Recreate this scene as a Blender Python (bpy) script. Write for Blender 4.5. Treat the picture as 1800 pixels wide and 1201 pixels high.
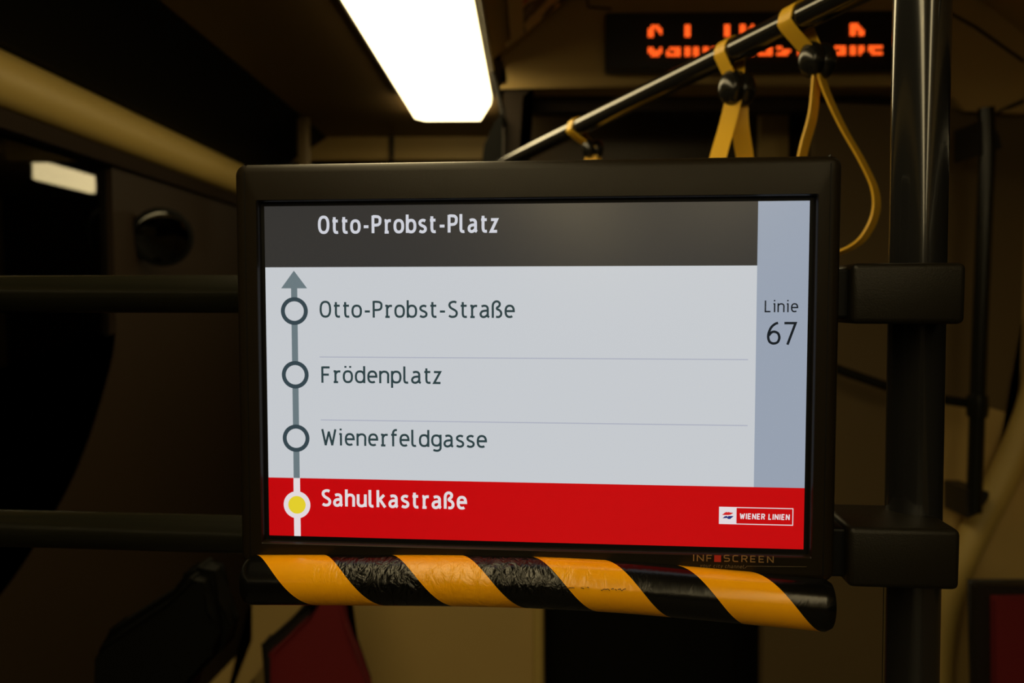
import bpy, bmesh, math
from mathutils import Vector, Matrix, Euler
PI = math.pi
R = math.radians
for o in list(bpy.data.objects):
    bpy.data.objects.remove(o)
SC = bpy.context.scene
COL = SC.collection

# ------------------------------------------------------------ camera, world, exposure
F = 1400.0                       # focal length in pixels of the 1800 px frame
CZ = 1.40                        # camera height above the tram floor
cam_d = bpy.data.cameras.new('camera')
cam = bpy.data.objects.new('camera', cam_d)
COL.objects.link(cam)
cam_d.sensor_width = 36.0
cam_d.lens = F / 1800.0 * 36.0
cam_d.clip_start = 0.01
cam.location = (0, 0, CZ)
cam.rotation_euler = (R(90 - 2.88), 0, R(1.23))
cam_d.dof.use_dof = True
cam_d.dof.focus_distance = 0.59
cam_d.dof.aperture_fstop = 5.2
SC.camera = cam
world = bpy.data.worlds.new('night')
SC.world = world
world.use_nodes = True
world.node_tree.nodes['Background'].inputs[0].default_value = (0.10, 0.07, 0.04, 1)
world.node_tree.nodes['Background'].inputs[1].default_value = 0.002
SC.view_settings.view_transform = 'Standard'
SC.view_settings.look = 'None'
SC.view_settings.gamma = 1.0
SC.view_settings.use_curve_mapping = False
SC.view_settings.exposure = 0.0
LAMP = 5.4                       # radiance of the ceiling lamps
SC.cycles.max_bounces = 8

CM = Euler(cam.rotation_euler).to_matrix()
CP = Vector(cam.location)
def ray(px, py):
    return CM @ Vector(((px - 900) / F, (600.5 - py) / F, -1.0))
def hit(px, py, axis, val):
    d = ray(px, py); i = 'xyz'.index(axis)
    return CP + d * ((val - CP[i]) / d[i])
def Y(px, py, y):
    return hit(px, py, 'y', y)

# ------------------------------------------------------------ materials
MATS = {}
def lin(c):
    return tuple((v / 255 / 12.92) if v / 255 <= 0.04045 else ((v / 255 + 0.055) / 1.055) ** 2.4 for v in c)
def mat(name, col, rough=0.5, metal=0.0, spec=0.5, emis=None, es=1.0, bump=0.0, bscale=60.0, var=0.0, coat=0.0):
    m = bpy.data.materials.new(name); m.use_nodes = True
    nt = m.node_tree; b = nt.nodes['Principled BSDF']
    b.inputs['Base Color'].default_value = (*col, 1)
    b.inputs['Roughness'].default_value = rough
    b.inputs['Metallic'].default_value = metal
    b.inputs['Specular IOR Level'].default_value = spec
    b.inputs['Coat Weight'].default_value = coat
    if emis:
        b.inputs['Emission Color'].default_value = (*emis, 1)
        b.inputs['Emission Strength'].default_value = es
    if bump or var:
        tc = nt.nodes.new('ShaderNodeTexCoord')
        n = nt.nodes.new('ShaderNodeTexNoise'); n.inputs['Scale'].default_value = bscale
        n.inputs['Detail'].default_value = 4
        nt.links.new(tc.outputs['Object'], n.inputs['Vector'])
        if bump:
            bp = nt.nodes.new('ShaderNodeBump'); bp.inputs['Strength'].default_value = bump
            bp.inputs['Distance'].default_value = 0.001
            nt.links.new(n.outputs['Fac'], bp.inputs['Height']); nt.links.new(bp.outputs['Normal'], b.inputs['Normal'])
        if var:
            mx = nt.nodes.new('ShaderNodeMix'); mx.data_type = 'RGBA'
            mx.inputs[6].default_value = (*[c * (1 - var) for c in col], 1)
            mx.inputs[7].default_value = (*[min(1, c * (1 + var)) for c in col], 1)
            n2 = nt.nodes.new('ShaderNodeTexNoise'); n2.inputs['Scale'].default_value = 2.2
            nt.links.new(tc.outputs['Object'], n2.inputs['Vector'])
            nt.links.new(n2.outputs['Fac'], mx.inputs[0]); nt.links.new(mx.outputs[2], b.inputs['Base Color'])
    MATS[name] = m
    return m
mat('cream', (0.50, 0.35, 0.12), 0.55, bump=0.15, var=0.06)
mat('cream_bright', (0.50, 0.36, 0.10), 0.5, var=0.04)
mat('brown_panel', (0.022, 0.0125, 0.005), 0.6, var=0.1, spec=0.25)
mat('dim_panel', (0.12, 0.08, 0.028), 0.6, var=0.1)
mat('ceiling_brown', (0.16, 0.10, 0.035), 0.55, var=0.1)
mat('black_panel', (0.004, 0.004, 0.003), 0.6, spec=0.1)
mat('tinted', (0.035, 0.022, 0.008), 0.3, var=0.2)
mat('floor', (0.05, 0.045, 0.035), 0.6, bump=0.4, bscale=300)
mat('housing', (0.0105, 0.0075, 0.0036), 0.34, spec=0.22, bump=0.12, bscale=2500)
mat('housing_side', (0.040, 0.034, 0.022), 0.4)
mat('gap_black', (0.002, 0.002, 0.002), 0.5, spec=0.2)
mat('clamp', (0.008, 0.0068, 0.004), 0.42, spec=0.25, bump=0.25, bscale=900)
mat('pole_paint', (0.012, 0.012, 0.012), 0.14, spec=0.7, coat=0.25)
mat('rail_paint', (0.008, 0.0078, 0.0045), 0.25, spec=0.35)
mat('strap', (0.95, 0.56, 0.035), 0.45)
mat('bead', (0.012, 0.012, 0.010), 0.2, spec=0.7)
mat('seat_red', (0.145, 0.002, 0.004), 0.8, bump=0.3, bscale=400)
mat('seat_shell', (0.012, 0.010, 0.008), 0.45)
mat('aluminium', (0.55, 0.50, 0.40), 0.3, metal=0.9)
mat('seam', (0.012, 0.009, 0.005), 0.7)
mat('lamp_diffuser', (0.8, 0.75, 0.6), 0.5, emis=(1.0, 0.80, 0.42), es=LAMP)
mat('tan_print', (0.26, 0.15, 0.055), 0.5)
mat('faint_print', (0.12, 0.09, 0.05), 0.5)
mat('red_print', (0.45, 0.02, 0.01), 0.5)
mat('ink', (0.03, 0.01, 0.004), 0.6)
mat('led_on', (0.3, 0.03, 0.01), 0.5, emis=(1.0, 0.105, 0.012), es=1.7)
mat('led_panel', (0.006, 0.004, 0.003), 0.35)
mat('convex', (0.05, 0.05, 0.046), 0.05, metal=1.0)

def scr_mat(name, rgb, k=1.0):
    # a lit display under a matt cover: dark surface with a soft gloss plus its own light
    return mat(name, (0.006, 0.006, 0.006), 0.23, spec=0.6, emis=lin(rgb), es=k)
scr_mat('s_white', (197, 201, 206)); scr_mat('s_head', (50, 49, 48)); scr_mat('s_col', (150, 160, 176))
scr_mat('s_red', (192, 2, 10)); scr_mat('s_dark', (42, 62, 66)); scr_mat('s_line', (105, 120, 126))
scr_mat('s_ring', (52, 68, 76)); scr_mat('s_text', (205, 207, 216)); scr_mat('s_pale', (225, 215, 218))
scr_mat('s_yellow', (225, 204, 44)); scr_mat('s_sep', (172, 176, 190)); scr_mat('s_blue', (30, 40, 110)); scr_mat('s_off', (12, 12, 14))
scr_mat('s_num', (14, 24, 32)); scr_mat('s_lred', (205, 30, 34))

# window glass
g = bpy.data.materials.new('glass'); g.use_nodes = True
b = g.node_tree.nodes['Principled BSDF']
b.inputs['Transmission Weight'].default_value = 1.0; b.inputs['Roughness'].default_value = 0.0
b.inputs['IOR'].default_value = 1.5; b.inputs['Base Color'].default_value = (0.35, 0.35, 0.32, 1)
MATS['glass'] = g

def bumper_material():
    # warning stripes that wind round the roll (uv: x = length in stripe periods, y = turn)
    m = bpy.data.materials.new('hazard_vinyl'); m.use_nodes = True
    nt = m.node_tree; N = nt.nodes.new; L = nt.links.new
    b = nt.nodes['Principled BSDF']
    uv = N('ShaderNodeUVMap'); uv.uv_map = 'UVMap'
    sp = N('ShaderNodeSeparateXYZ'); L(uv.outputs[0], sp.inputs[0])
    sb = N('ShaderNodeMath'); sb.operation = 'SUBTRACT'; L(sp.outputs[0], sb.inputs[0]); L(sp.outputs[1], sb.inputs[1])
    fr = N('ShaderNodeMath'); fr.operation = 'FRACT'; L(sb.outputs[0], fr.inputs[0])
    lt = N('ShaderNodeMath'); lt.operation = 'LESS_THAN'; lt.inputs[1].default_value = 0.505; L(fr.outputs[0], lt.inputs[0])
    tc = N('ShaderNodeTexCoord')
    n0 = N('ShaderNodeTexNoise'); n0.inputs['Scale'].default_value = 30; L(tc.outputs['Object'], n0.inputs['Vector'])
    ye = N('ShaderNodeMix'); ye.data_type = 'RGBA'; L(n0.outputs['Fac'], ye.inputs[0])
    ye.inputs[6].default_value = (0.84, 0.35, 0.002, 1); ye.inputs[7].default_value = (0.97, 0.45, 0.003, 1)
    mx = N('ShaderNodeMix'); mx.data_type = 'RGBA'; L(lt.outputs[0], mx.inputs[0])
    k1 = N('ShaderNodeMapRange'); L(lt.outputs[0], k1.inputs[0]); k1.inputs[3].default_value = 1.0; k1.inputs[4].default_value = 0.45
    mx.inputs[6].default_value = (0.0022, 0.0022, 0.002, 1); L(ye.outputs[2], mx.inputs[7])
    L(mx.outputs[2], b.inputs['Base Color'])
    b.inputs['Roughness'].default_value = 0.21; b.inputs['Specular IOR Level'].default_value = 0.4
    vo = N('ShaderNodeTexNoise'); vo.inputs['Scale'].default_value = 120; vo.inputs['Detail'].default_value = 3
    vo.inputs['Distortion'].default_value = 1.5
    mp = N('ShaderNodeMapping'); mp.inputs['Scale'].default_value = (1.0, 0.7, 0.6)
    L(tc.outputs['Object'], mp.inputs[0]); L(mp.outputs[0], vo.inputs['Vector'])
    # creases are strongest in the middle of the roll
    se = N('ShaderNodeSeparateXYZ'); L(tc.outputs['Object'], se.inputs[0])
    mr = N('ShaderNodeMapRange'); ad = N('ShaderNodeMath'); ad.inputs[1].default_value = .05; L(se.outputs[0], ad.inputs[0]); ab = N('ShaderNodeMath'); ab.operation = 'ABSOLUTE'; L(ad.outputs[0], ab.inputs[0]); L(ab.outputs[0], mr.inputs[0])
    mr.inputs[1].default_value = 0.15; mr.inputs[2].default_value = 0.05; mr.inputs[3].default_value = 0.07; mr.inputs[4].default_value = 0.85
    bp = N('ShaderNodeBump'); bp.inputs['Distance'].default_value = 0.0022
    k2 = N('ShaderNodeMath'); k2.operation = 'MULTIPLY'; L(mr.outputs[0], k2.inputs[0]); L(k1.outputs[0], k2.inputs[1]); L(k2.outputs[0], bp.inputs['Strength']); L(vo.outputs['Fac'], bp.inputs['Height']); L(bp.outputs['Normal'], b.inputs['Normal'])
    MATS['hazard'] = m
bumper_material()

def poster_material():
    m = bpy.data.materials.new('poster_print'); m.use_nodes = True
    nt = m.node_tree; N = nt.nodes.new; L = nt.links.new; b = nt.nodes['Principled BSDF']
    tc = N('ShaderNodeTexCoord')
    v = N('ShaderNodeTexVoronoi'); v.inputs['Scale'].default_value = 30; L(tc.outputs['Object'], v.inputs['Vector'])
    sp = N('ShaderNodeSeparateColor'); L(v.outputs['Color'], sp.inputs[0])
    r = N('ShaderNodeValToRGB'); L(sp.outputs[0], r.inputs[0]); r.color_ramp.interpolation = 'CONSTANT'
    e = r.color_ramp.elements
    e[0].position = 0; e[0].color = (0.16, 0.10, 0.05, 1); e[1].position = .85; e[1].color = (0.95, 0.55, 0.10, 1)
    for p, c in ((.35, (0.65, 0.10, 0.06, 1)), (.5, (0.85, 0.65, 0.30, 1)), (.72, (0.30, 0.22, 0.12, 1))):
        x = e.new(p); x.color = c
    # plain cream border along the lamp side
    so = N('ShaderNodeSeparateXYZ'); L(tc.outputs['Object'], so.inputs[0])
    lt = N('ShaderNodeMath'); lt.operation = 'LESS_THAN'; lt.inputs[1].default_value = -.065; L(so.outputs[0], lt.inputs[0])
    mx = N('ShaderNodeMix'); mx.data_type = 'RGBA'; L(lt.outputs[0], mx.inputs[0]); L(r.outputs[0], mx.inputs[6])
    mx.inputs[7].default_value = (0.75, 0.58, 0.25, 1)
    L(mx.outputs[2], b.inputs['Base Color']); b.inputs['Roughness'].default_value = 0.5
    MATS['poster'] = m
poster_material()

# ------------------------------------------------------------ mesh helpers
def link(name, bm, m, parent=None, smooth=False, loc=None):
    bmesh.ops.recalc_face_normals(bm, faces=bm.faces)
    me = bpy.data.meshes.new(name); bm.to_mesh(me); bm.free()
    for mm in (m if isinstance(m, (list, tuple)) else [m]):
        me.materials.append(MATS[mm])
    if smooth:
        me.shade_smooth()
        try: me.set_sharp_from_angle(angle=R(smooth if smooth > 1 else 40))
        except Exception: pass
    o = bpy.data.objects.new(name, me); COL.objects.link(o)
    if parent: o.parent = parent
    if loc: o.location = loc
    return o
def tag(o, label, cat, group=None, kind=None):
    o['label'] = label; o['category'] = cat
    if group: o['group'] = group
    if kind: o['kind'] = kind
    return o
def struct(o):
    o['kind'] = 'structure'; return o
def thing(name, loc, label, cat, group=None, rz=0):
    o = bpy.data.objects.new(name, None); COL.objects.link(o)
    o.empty_display_size = 0.05
    o.location = loc; o.rotation_euler = (0, 0, rz)
    return tag(o, label, cat, group)
def NB(): return bmesh.new()
def box(bm, c, s, bev=0.0, seg=2, rot=None):
    M = Matrix.Translation(c) @ (rot.to_4x4() if rot else Matrix()) @ Matrix.Diagonal((s[0], s[1], s[2], 1))
    r = bmesh.ops.create_cube(bm, size=1, matrix=M)
    if bev:
        es = list({e for v in r['verts'] for e in v.link_edges})
        bmesh.ops.bevel(bm, geom=es, offset=bev, segments=seg, affect='EDGES', profile=0.5)
def prism(bm, pts, axis, a, b):
    """polygon pts in the plane across axis, extruded from a to b"""
    def mk(p, t):
        return {'x': (t, p[0], p[1]), 'y': (p[0], t, p[1]), 'z': (p[0], p[1], t)}[axis]
    A = [bm.verts.new(mk(p, a)) for p in pts]; B = [bm.verts.new(mk(p, b)) for p in pts]
    n = len(pts); fs = [bm.faces.new(A), bm.faces.new(B[::-1])]
    for i in range(n): bm.faces.new((A[i], A[(i + 1) % n], B[(i + 1) % n], B[i]))
    bmesh.ops.triangulate(bm, faces=fs, ngon_method='EAR_CLIP')
def cat(pts, n=8, closed=False):
    P = [Vector(p) for p in pts]; out = []; m = len(P)
    for i in range(m if closed else m - 1):
        p0 = P[(i - 1) % m] if closed or i > 0 else P[0] * 2 - P[1]
        p1 = P[i]; p2 = P[(i + 1) % m]
        p3 = P[(i + 2) % m] if closed or i + 2 < m else P[-1] * 2 - P[-2]
        for k in range(n):
            t = k / n
            out.append(0.5 * ((2 * p1) + (p2 - p0) * t + (2 * p0 - 5 * p1 + 4 * p2 - p3) * t * t + (3 * p1 - p0 - 3 * p2 + p3) * t ** 3))
    if not closed: out.append(P[-1])
    return out
def tube(bm, pts, r, n=24, cap=True, sq=1.0, uvp=None):
    P = [Vector(p) for p in pts]; rs = r if isinstance(r, (list, tuple)) else [r] * len(P)
    rings = []; up = None; dist = 0; ds = []
    for i, p in enumerate(P):
        t = (P[min(i + 1, len(P) - 1)] - P[max(i - 1, 0)]).normalized()
        if up is None:
            up = Vector((0, 0, 1)) if abs(t.z) < 0.9 else Vector((0, 1, 0))
        up = (up - t * up.dot(t)).normalized(); s = t.cross(up)
        if i: dist += (p - P[i - 1]).length
        ds.append(dist)
        rings.append([bm.verts.new(p + (up * math.cos(2 * PI * k / n) + s * math.sin(2 * PI * k / n) * sq) * rs[i]) for k in range(n)])
    lay = bm.loops.layers.uv.new('UVMap') if uvp else None
    for i in range(len(P) - 1):
        for k in range(n):
            f = bm.faces.new((rings[i][k], rings[i][(k + 1) % n], rings[i + 1][(k + 1) % n], rings[i + 1][k]))
            if uvp:
                for lp, (a, c) in zip(f.loops, ((ds[i], k), (ds[i], k + 1), (ds[i + 1], k + 1), (ds[i + 1], k))):
                    lp[lay].uv = (uvp[1] + a / uvp[0], c / n)
    if cap:
        for rg, sgn in ((rings[0], 0), (rings[-1], -1)):
            f = bm.faces.new(rg)
            if uvp:
                for j, lp in enumerate(f.loops):
                    lp[lay].uv = (uvp[1] + ds[sgn] / uvp[0], j / n)
def strip(bm, pts, wid, th=0.0016):
    """flat webbing along pts; wid = vector(s) across the band"""
    P = [Vector(p) for p in pts]; W = wid if isinstance(wid, list) else [wid] * len(P)
    rings = []
    for i, p in enumerate(P):
        t = (P[min(i + 1, len(P) - 1)] - P[max(i - 1, 0)]).normalized()
        w = Vector(W[i]); nn = t.cross(w).normalized() * th / 2; w = w / 2
        rings.append([bm.verts.new(p + a) for a in (-w - nn, w - nn, w + nn, -w + nn)])
    for i in range(len(P) - 1):
        for k in range(4):
            bm.faces.new((rings[i][k], rings[i][(k + 1) % 4], rings[i + 1][(k + 1) % 4], rings[i + 1][k]))
    bm.faces.new(rings[0]); bm.faces.new(rings[-1])
def lathe(bm, prof, n=32, M=Matrix()):
    rings = []
    for (r_, z) in prof:
        rings.append([bm.verts.new(M @ Vector((r_ * math.cos(2 * PI * k / n), r_ * math.sin(2 * PI * k / n), z))) for k in range(n)])
    for a, c in zip(rings, rings[1:]):
        for k in range(n): bm.faces.new((a[k], a[(k + 1) % n], c[(k + 1) % n], c[k]))
    bm.faces.new(rings[0]); bm.faces.new(rings[-1])

# ------------------------------------------------------------ stroke lettering
def el(cx, cy, rx, ry, a0=0, a1=360, n=24, p=2.45):
    o = []
    for i in range(n + 1):
        a = R(a0 + (a1 - a0) * i / n); c, s = math.cos(a), math.sin(a)
        o.append((cx + rx * math.copysign(abs(c) ** (2 / p), c), cy + ry * math.copysign(abs(s) ** (2 / p), s)))
    return o
def sp(*p): return [(v.x, v.y) for v in cat([(a, b, 0) for a, b in p], 6)]
E = 0.055
G = {   # glyph: (width, strokes) in cap heights, centre lines
 'O': (.52, [el(.26, .5, .26, .445)]),
 'o': (.46, [el(.23, .385, .23, .33)]),
 'ö': (.44, [el(.22, .385, .22, .33), [(.09, .93), (.09, 1.04)], [(.35, .93), (.35, 1.04)]]),
 't': (.30, [sp((.11, .93), (.11, .5), (.11, .24), (.15, .09), (.24, E), (.33, .065)), [(0, .71), (.32, .71)]]),
 '-': (.28, [[(0, .37), (.28, .37)]]),
 'P': (.42, [[(0, 0), (0, 1)], [(0, .945), (.16, .945)] + sp((.16, .945), (.32, .92), (.41, .83), (.42, .71), (.40, .57), (.31, .48), (.16, .455)) + [(0, .455)]]),
 'r': (.34, [[(.10, 0), (.10, .76)], [(0, .05), (.24, .05)], [(0, .71), (.10, .71)], sp((.10, .52), (.15, .63), (.24, .70), (.37, .70))]),
 'b': (.45, [[(0, 0), (0, 1.04)], el(.225, .385, .225, .33)]),
 'd': (.45, [[(.45, 0), (.45, 1.04)], el(.225, .385, .225, .33)]),
 'p': (.45, [[(0, -.27), (0, .76)], el(.225, .385, .225, .33)]),
 'g': (.45, [sp((.45, .76), (.45, .4), (.45, .02), (.43, -.12), (.33, -.21), (.20, -.22), (.06, -.18)), el(.225, .40, .225, .31)]),
 's': (.35, [sp((.34, .66), (.25, .705), (.14, .70), (.04, .63), (.03, .51), (.12, .42), (.25, .36), (.34, .27), (.33, .13), (.22, E), (.10, .06), (0, .11))]),
 'S': (.42, [sp((.40, .90), (.30, .945), (.16, .93), (.05, .85), (.03, .71), (.11, .58), (.25, .49), (.38, .39), (.42, .25), (.35, .10), (.21, E), (.09, .07), (0, .13))]),
 'a': (.44, [sp((.05, .67), (.17, .71), (.30, .69), (.37, .60), (.38, .46), (.38, .2), (.39, .09), (.46, .04)), sp((.38, .42), (.24, .42), (.09, .38), (.01, .27), (.02, .13), (.11, .055), (.22, .06), (.32, .13), (.38, .22))]),
 'ß': (.46, [sp((0, 0), (0, .4), (0, .72), (.05, .88), (.17, .965), (.30, .94), (.37, .83), (.34, .70), (.23, .60), (.23, .52), (.36, .44), (.44, .31), (.43, .16), (.33, .06), (.17, .06))]),
 'e': (.44, [[(0.01, .40), (.44, .40)] + el(.225, .385, .215, .33, 6, 305, 20)]),
 'l': (.20, [sp((0, 1.04), (0, .5), (0, .2), (.04, .08), (.13, .05), (.20, .06))]),
 'z': (.34, [[(0, .71), (.33, .71), (.01, .05), (.35, .05)]]),
 'F': (.40, [[(0, 0), (0, 1)], [(0, .945), (.40, .945)], [(0, .50), (.35, .50)]]),
 'n': (.42, [[(0, 0), (0, .76)], sp((0, .55), (.08, .66), (.20, .71), (.34, .68), (.42, .55), (.42, .3), (.42, 0))]),
 'h': (.42, [[(0, 0), (0, 1.04)], sp((0, .55), (.08, .66), (.20, .71), (.34, .68), (.42, .55), (.42, .3), (.42, 0))]),
 'u': (.42, [[(.42, 0), (.42, .76)], sp((.42, .21), (.34, .10), (.22, .05), (.08, .08), (0, .21), (0, .46), (0, .76))]),
 'W': (.72, [[(0, 1), (.185, .0)], [(.175, .0), (.365, .86)], [(.355, .86), (.545, .0)], [(.535, .0), (.72, 1)]]),
 'i': (.14, [[(.09, 0), (.09, .76)], [(0, .71), (.09, .71)], [(.08, .93), (.08, 1.05)]]),
 'f': (.29, [sp((.32, 1.0), (.22, 1.0), (.14, .93), (.11, .80), (.11, .5), (.11, 0)), [(0, .71), (.31, .71)]]),
 'k': (.42, [[(0, 0), (0, 1.04)], [(.36, .75), (0, .36)], [(.12, .46), (.42, 0)]]),
 'L': (.38, [[(0, 1), (0, .05), (.38, .05)]]),
 'I': (.02, [[(0.01, 0), (0.01, 1)]]),
 'N': (.50, [[(0, 0), (0, 1)], [(0, .96), (.5, .04)], [(.5, 0), (.5, 1)]]),
 'E': (.42, [[(.42, .94), (0, .94), (0, .06), (.42, .06)], [(0, .5), (.38, .5)]]),
 'R': (.46, [[(0, 0), (0, .94), (.30, .94)] + sp((.30, .94), (.44, .86), (.46, .72), (.42, .56), (.28, .47)) + [(0, .47)], [(.26, .47), (.47, 0)]]),
 'C': (.46, [[(.46, .94), (.12, .94), (0, .82), (0, .18), (.12, .06), (.46, .06)]]),
 'Z': (.46, [[(.46, .94), (.10, .94), (0, .84), (0, .60), (.08, .51), (.38, .49), (.46, .40), (.46, .16), (.36, .06), (0, .06)]]),
 '6': (.46, [sp((.40, .955), (.28, .91), (.12, .76), (.02, .52), (0, .32), (.05, .14), (.16, .06), (.28, .055), (.40, .12), (.46, .30), (.41, .48), (.28, .56), (.14, .54), (.02, .40))]),
 '7': (.46, [[(0, .945), (.46, .945), (.14, 0)]]),
 'c': (.36, [el(.2, .385, .2, .33, 50, 310)]),
 'y': (.40, [[(0, .76), (.2, 0)], [(.4, .76), (.12, -.25)]]),
 ' ': (.12, []),
}
def ribbon2(bm, pts, w, fx, z):
    P = [Vector((a, b)) for a, b in pts]
    q = [P[0]]
    for p in P[1:]:
        if (p - q[-1]).length > 1e-6: q.append(p)
    P = q; n = len(P); closed = (P[0] - P[-1]).length < 1e-4 and n > 3
    if closed: P = P[:-1]; n -= 1
    L, Rr = [], []
    for i in range(n):
        a = P[(i - 1) % n] if closed or i > 0 else None
        c = P[(i + 1) % n] if closed or i < n - 1 else None
        d1 = (P[i] - a).normalized() if a is not None else None
        d2 = (c - P[i]).normalized() if c is not None else None
        if d1 is None: d1 = d2
        if d2 is None: d2 = d1
        m = (d1 + d2)
        m = m.normalized() if m.length > 1e-5 else d1
        nn = Vector((-m.y, m.x)); k = 1 / max(0.45, nn.dot(Vector((-d1.y, d1.x))))
        L.append(P[i] + nn * w / 2 * k); Rr.append(P[i] - nn * w / 2 * k)
    VL = [bm.verts.new(fx(v.x, v.y, z)) for v in L]; VR = [bm.verts.new(fx(v.x, v.y, z)) for v in Rr]
    for i in range(n if closed else n - 1):
        j = (i + 1) % n
        bm.faces.new((VL[i], VR[i], VR[j], VL[j]))
def text(bm, s, x0, x1, base, cap, stroke, z, gap=.21, shear=0.0, xs=None):
    """lettering in the local x-z plane fitted between x0 and x1"""
    tot = 0; pos = []
    for ch in s:
        pos.append(tot); tot += G[ch][0] + gap
    tot -= gap
    t = stroke / cap
    sx = (x1 - x0 - stroke) / tot
    def fx(x, y, zz): return (x0 + stroke / 2 + x, zz, base + y)
    for ch, p in zip(s, pos):
        for st in G[ch][1]:
            ribbon2(bm, [((p + a) * sx + shear * b * cap, b * cap) for a, b in st], stroke, fx, z)

# ============================================================ THE TRAM SHELL
Y0, Y1 = -7.4, 5.0
WX = -1.0                       # inner face of the left wall
def zc(v): return CZ + v

def quadsheet(name, prof, y0, y1, m, th=0.02, side=1):
    """sheet of given thickness following an (x, z) profile along y"""
    bm = NB(); n = len(prof)
    off = []
    for i, p in enumerate(prof):
        a = Vector(prof[max(i - 1, 0)]); c = Vector(prof[min(i + 1, n - 1)]); d = (c - a).normalized()
        off.append((p[0] - d.y * th * side, p[1] + d.x * th * side))
    prism(bm, list(prof) + off[::-1], 'y', y0, y1)
    return link(name, bm, m)

# floor and ceiling
bm = NB(); box(bm, (0.15, (Y0 + Y1) / 2, -0.02), (2.5, Y1 - Y0 + .1, 0.04)); struct(link('floor', bm, 'floor'))
struct(quadsheet('ceiling', [(-0.77, zc(.625)), (-0.10, zc(.625))], Y0, Y1, 'ceiling_brown', .02, 1))
CS = (0.20, .86)
struct(quadsheet('trim_1', [(-0.098, zc(.622)), (CS[0], zc(CS[1]))], Y0, 2.09, 'cream', .02, 1))
struct(quadsheet('trim_2', [(CS[0], zc(CS[1])), (1.02, zc(CS[1]))], Y0, 2.09, 'cream', .02, 1))
struct(quadsheet('trim_3', [(1.02, zc(CS[1])), (1.30, zc(.66))], Y0, 2.09, 'cream', .02, 1))
# left wall with the rounded lower window corner
bm = NB()
cv = [(p.x, zc(p.y)) for p in cat([(1.905, .02, 0), (1.90, -.095, 0), (1.85, -.20, 0), (1.76, -.33, 0), (1.65, -.436, 0), (1.45, -.56, 0), (1.20, -.62, 0)], 6)]
prism(bm, [(Y0, 0), (Y1, 0), (Y1, zc(.62)), (1.905, zc(.62))] + cv + [(Y0, zc(-.62))], 'x', WX, WX - .04)
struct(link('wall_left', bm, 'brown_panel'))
bm = NB(); box(bm, (WX - .018, (Y0 + 1.97) / 2, zc(-.1)), (0.006, 1.97 - Y0, 1.14))
struct(link('window_1', bm, 'glass'))
# panel over the window, cream cover strip, dark underside
prof = [(-1.03, .475), (-.985, .470), (-.960, .452), (-.946, .425), (-.945, .400), (-.955, .375), (-.975, .360), (-1.03, .355)]
bm = NB(); prism(bm, [(a, zc(b_)) for a, b_ in prof], 'y', Y0, 3.0); struct(link('trim_4', bm, 'cream_bright', smooth=50))
bm = NB(); prism(bm, [(-1.03, zc(.356)), (-.972, zc(.356)), (-.985, zc(.325)), (-1.03, zc(.325))], 'y', Y0, 3.0); struct(link('trim_5', bm, 'brown_panel'))
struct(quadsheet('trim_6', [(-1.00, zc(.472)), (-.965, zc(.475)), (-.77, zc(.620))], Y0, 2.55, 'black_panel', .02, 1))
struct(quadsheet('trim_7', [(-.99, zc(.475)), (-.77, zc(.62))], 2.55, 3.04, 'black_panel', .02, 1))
# post at the end of the panel and the cross beam behind the lamp
bm = NB(); box(bm, (-.76, 2.70, zc(.43)), (.04, .04, .38), .01); struct(link('trim_8', bm, 'dim_panel'))
bm = NB(); box(bm, (-.50, 3.07, zc(.582)), (.96, .04, .085)); struct(link('trim_9', bm, 'cream'))
bm = NB(); box(bm, (-.52, 3.04, zc(.582)), (.012, .02, .085)); struct(link('trim_10', bm, 'seam'))
# right wall
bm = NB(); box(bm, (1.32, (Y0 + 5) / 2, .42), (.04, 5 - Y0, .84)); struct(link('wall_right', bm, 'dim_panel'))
bm = NB(); box(bm, (1.32, (Y0 + 5) / 2, 1.98), (.04, 5 - Y0, .20)); struct(link('trim_20', bm, 'cream'))
bm = NB(); box(bm, (1.32, 3.4, 1.36), (.04, 3.2, 1.04)); struct(link('trim_21', bm, 'cream'))
bm = NB(); box(bm, (1.325, (Y0 + 1.8) / 2, 1.36), (.006, 1.8 - Y0, 1.04)); struct(link('window_2', bm, 'glass'))
struct(quadsheet('trim_22', [(-.098, zc(.66)), (1.30, zc(.66))], 2.23, Y1, 'ceiling_brown', .02, 1))
# far and near ends
bm = NB(); box(bm, (.15, 5.02, 1.1), (2.5, .04, 2.2)); struct(link('wall_back', bm, 'brown_panel'))
bm = NB(); box(bm, (.15, Y0 - .02, 1.1), (2.5, .04, 2.4)); struct(link('wall_front', bm, 'brown_panel'))

# ---- bulkhead / portal at y = 2.1
YB = 2.10
def bp(px, py, y=YB):
    v = Y(px, py, y); return (v.x, v.z)
# fascia above the passage
bm = NB()
pts = [bp(886, 140), (-.075, zc(.64)), (CS[0], zc(.90)), (1.02, zc(.90)), (1.30, zc(.66)), bp(1800, 200), bp(1700, 190), bp(1660, 160), bp(1570, 152), bp(885, 152)]
prism(bm, pts, 'y', YB, YB + .12)
bmesh.ops.bevel(bm, geom=[e for e in bm.edges if all(abs(v.co.y - YB) < 1e-4 for v in e.verts) and len(e.link_faces) == 2 and abs(e.link_faces[0].normal.dot(e.link_faces[1].normal)) < .9], offset=.008, segments=2, affect='EDGES')
struct(link('wall_portal', bm, 'cream'))
bm = NB(); prism(bm, [bp(886, 152.5), bp(938, 152.5), bp(919, 170), bp(913, 262), bp(913, 700), bp(884, 700)], 'y', YB, YB + .10); struct(link('trim_23', bm, 'brown_panel'))
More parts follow.
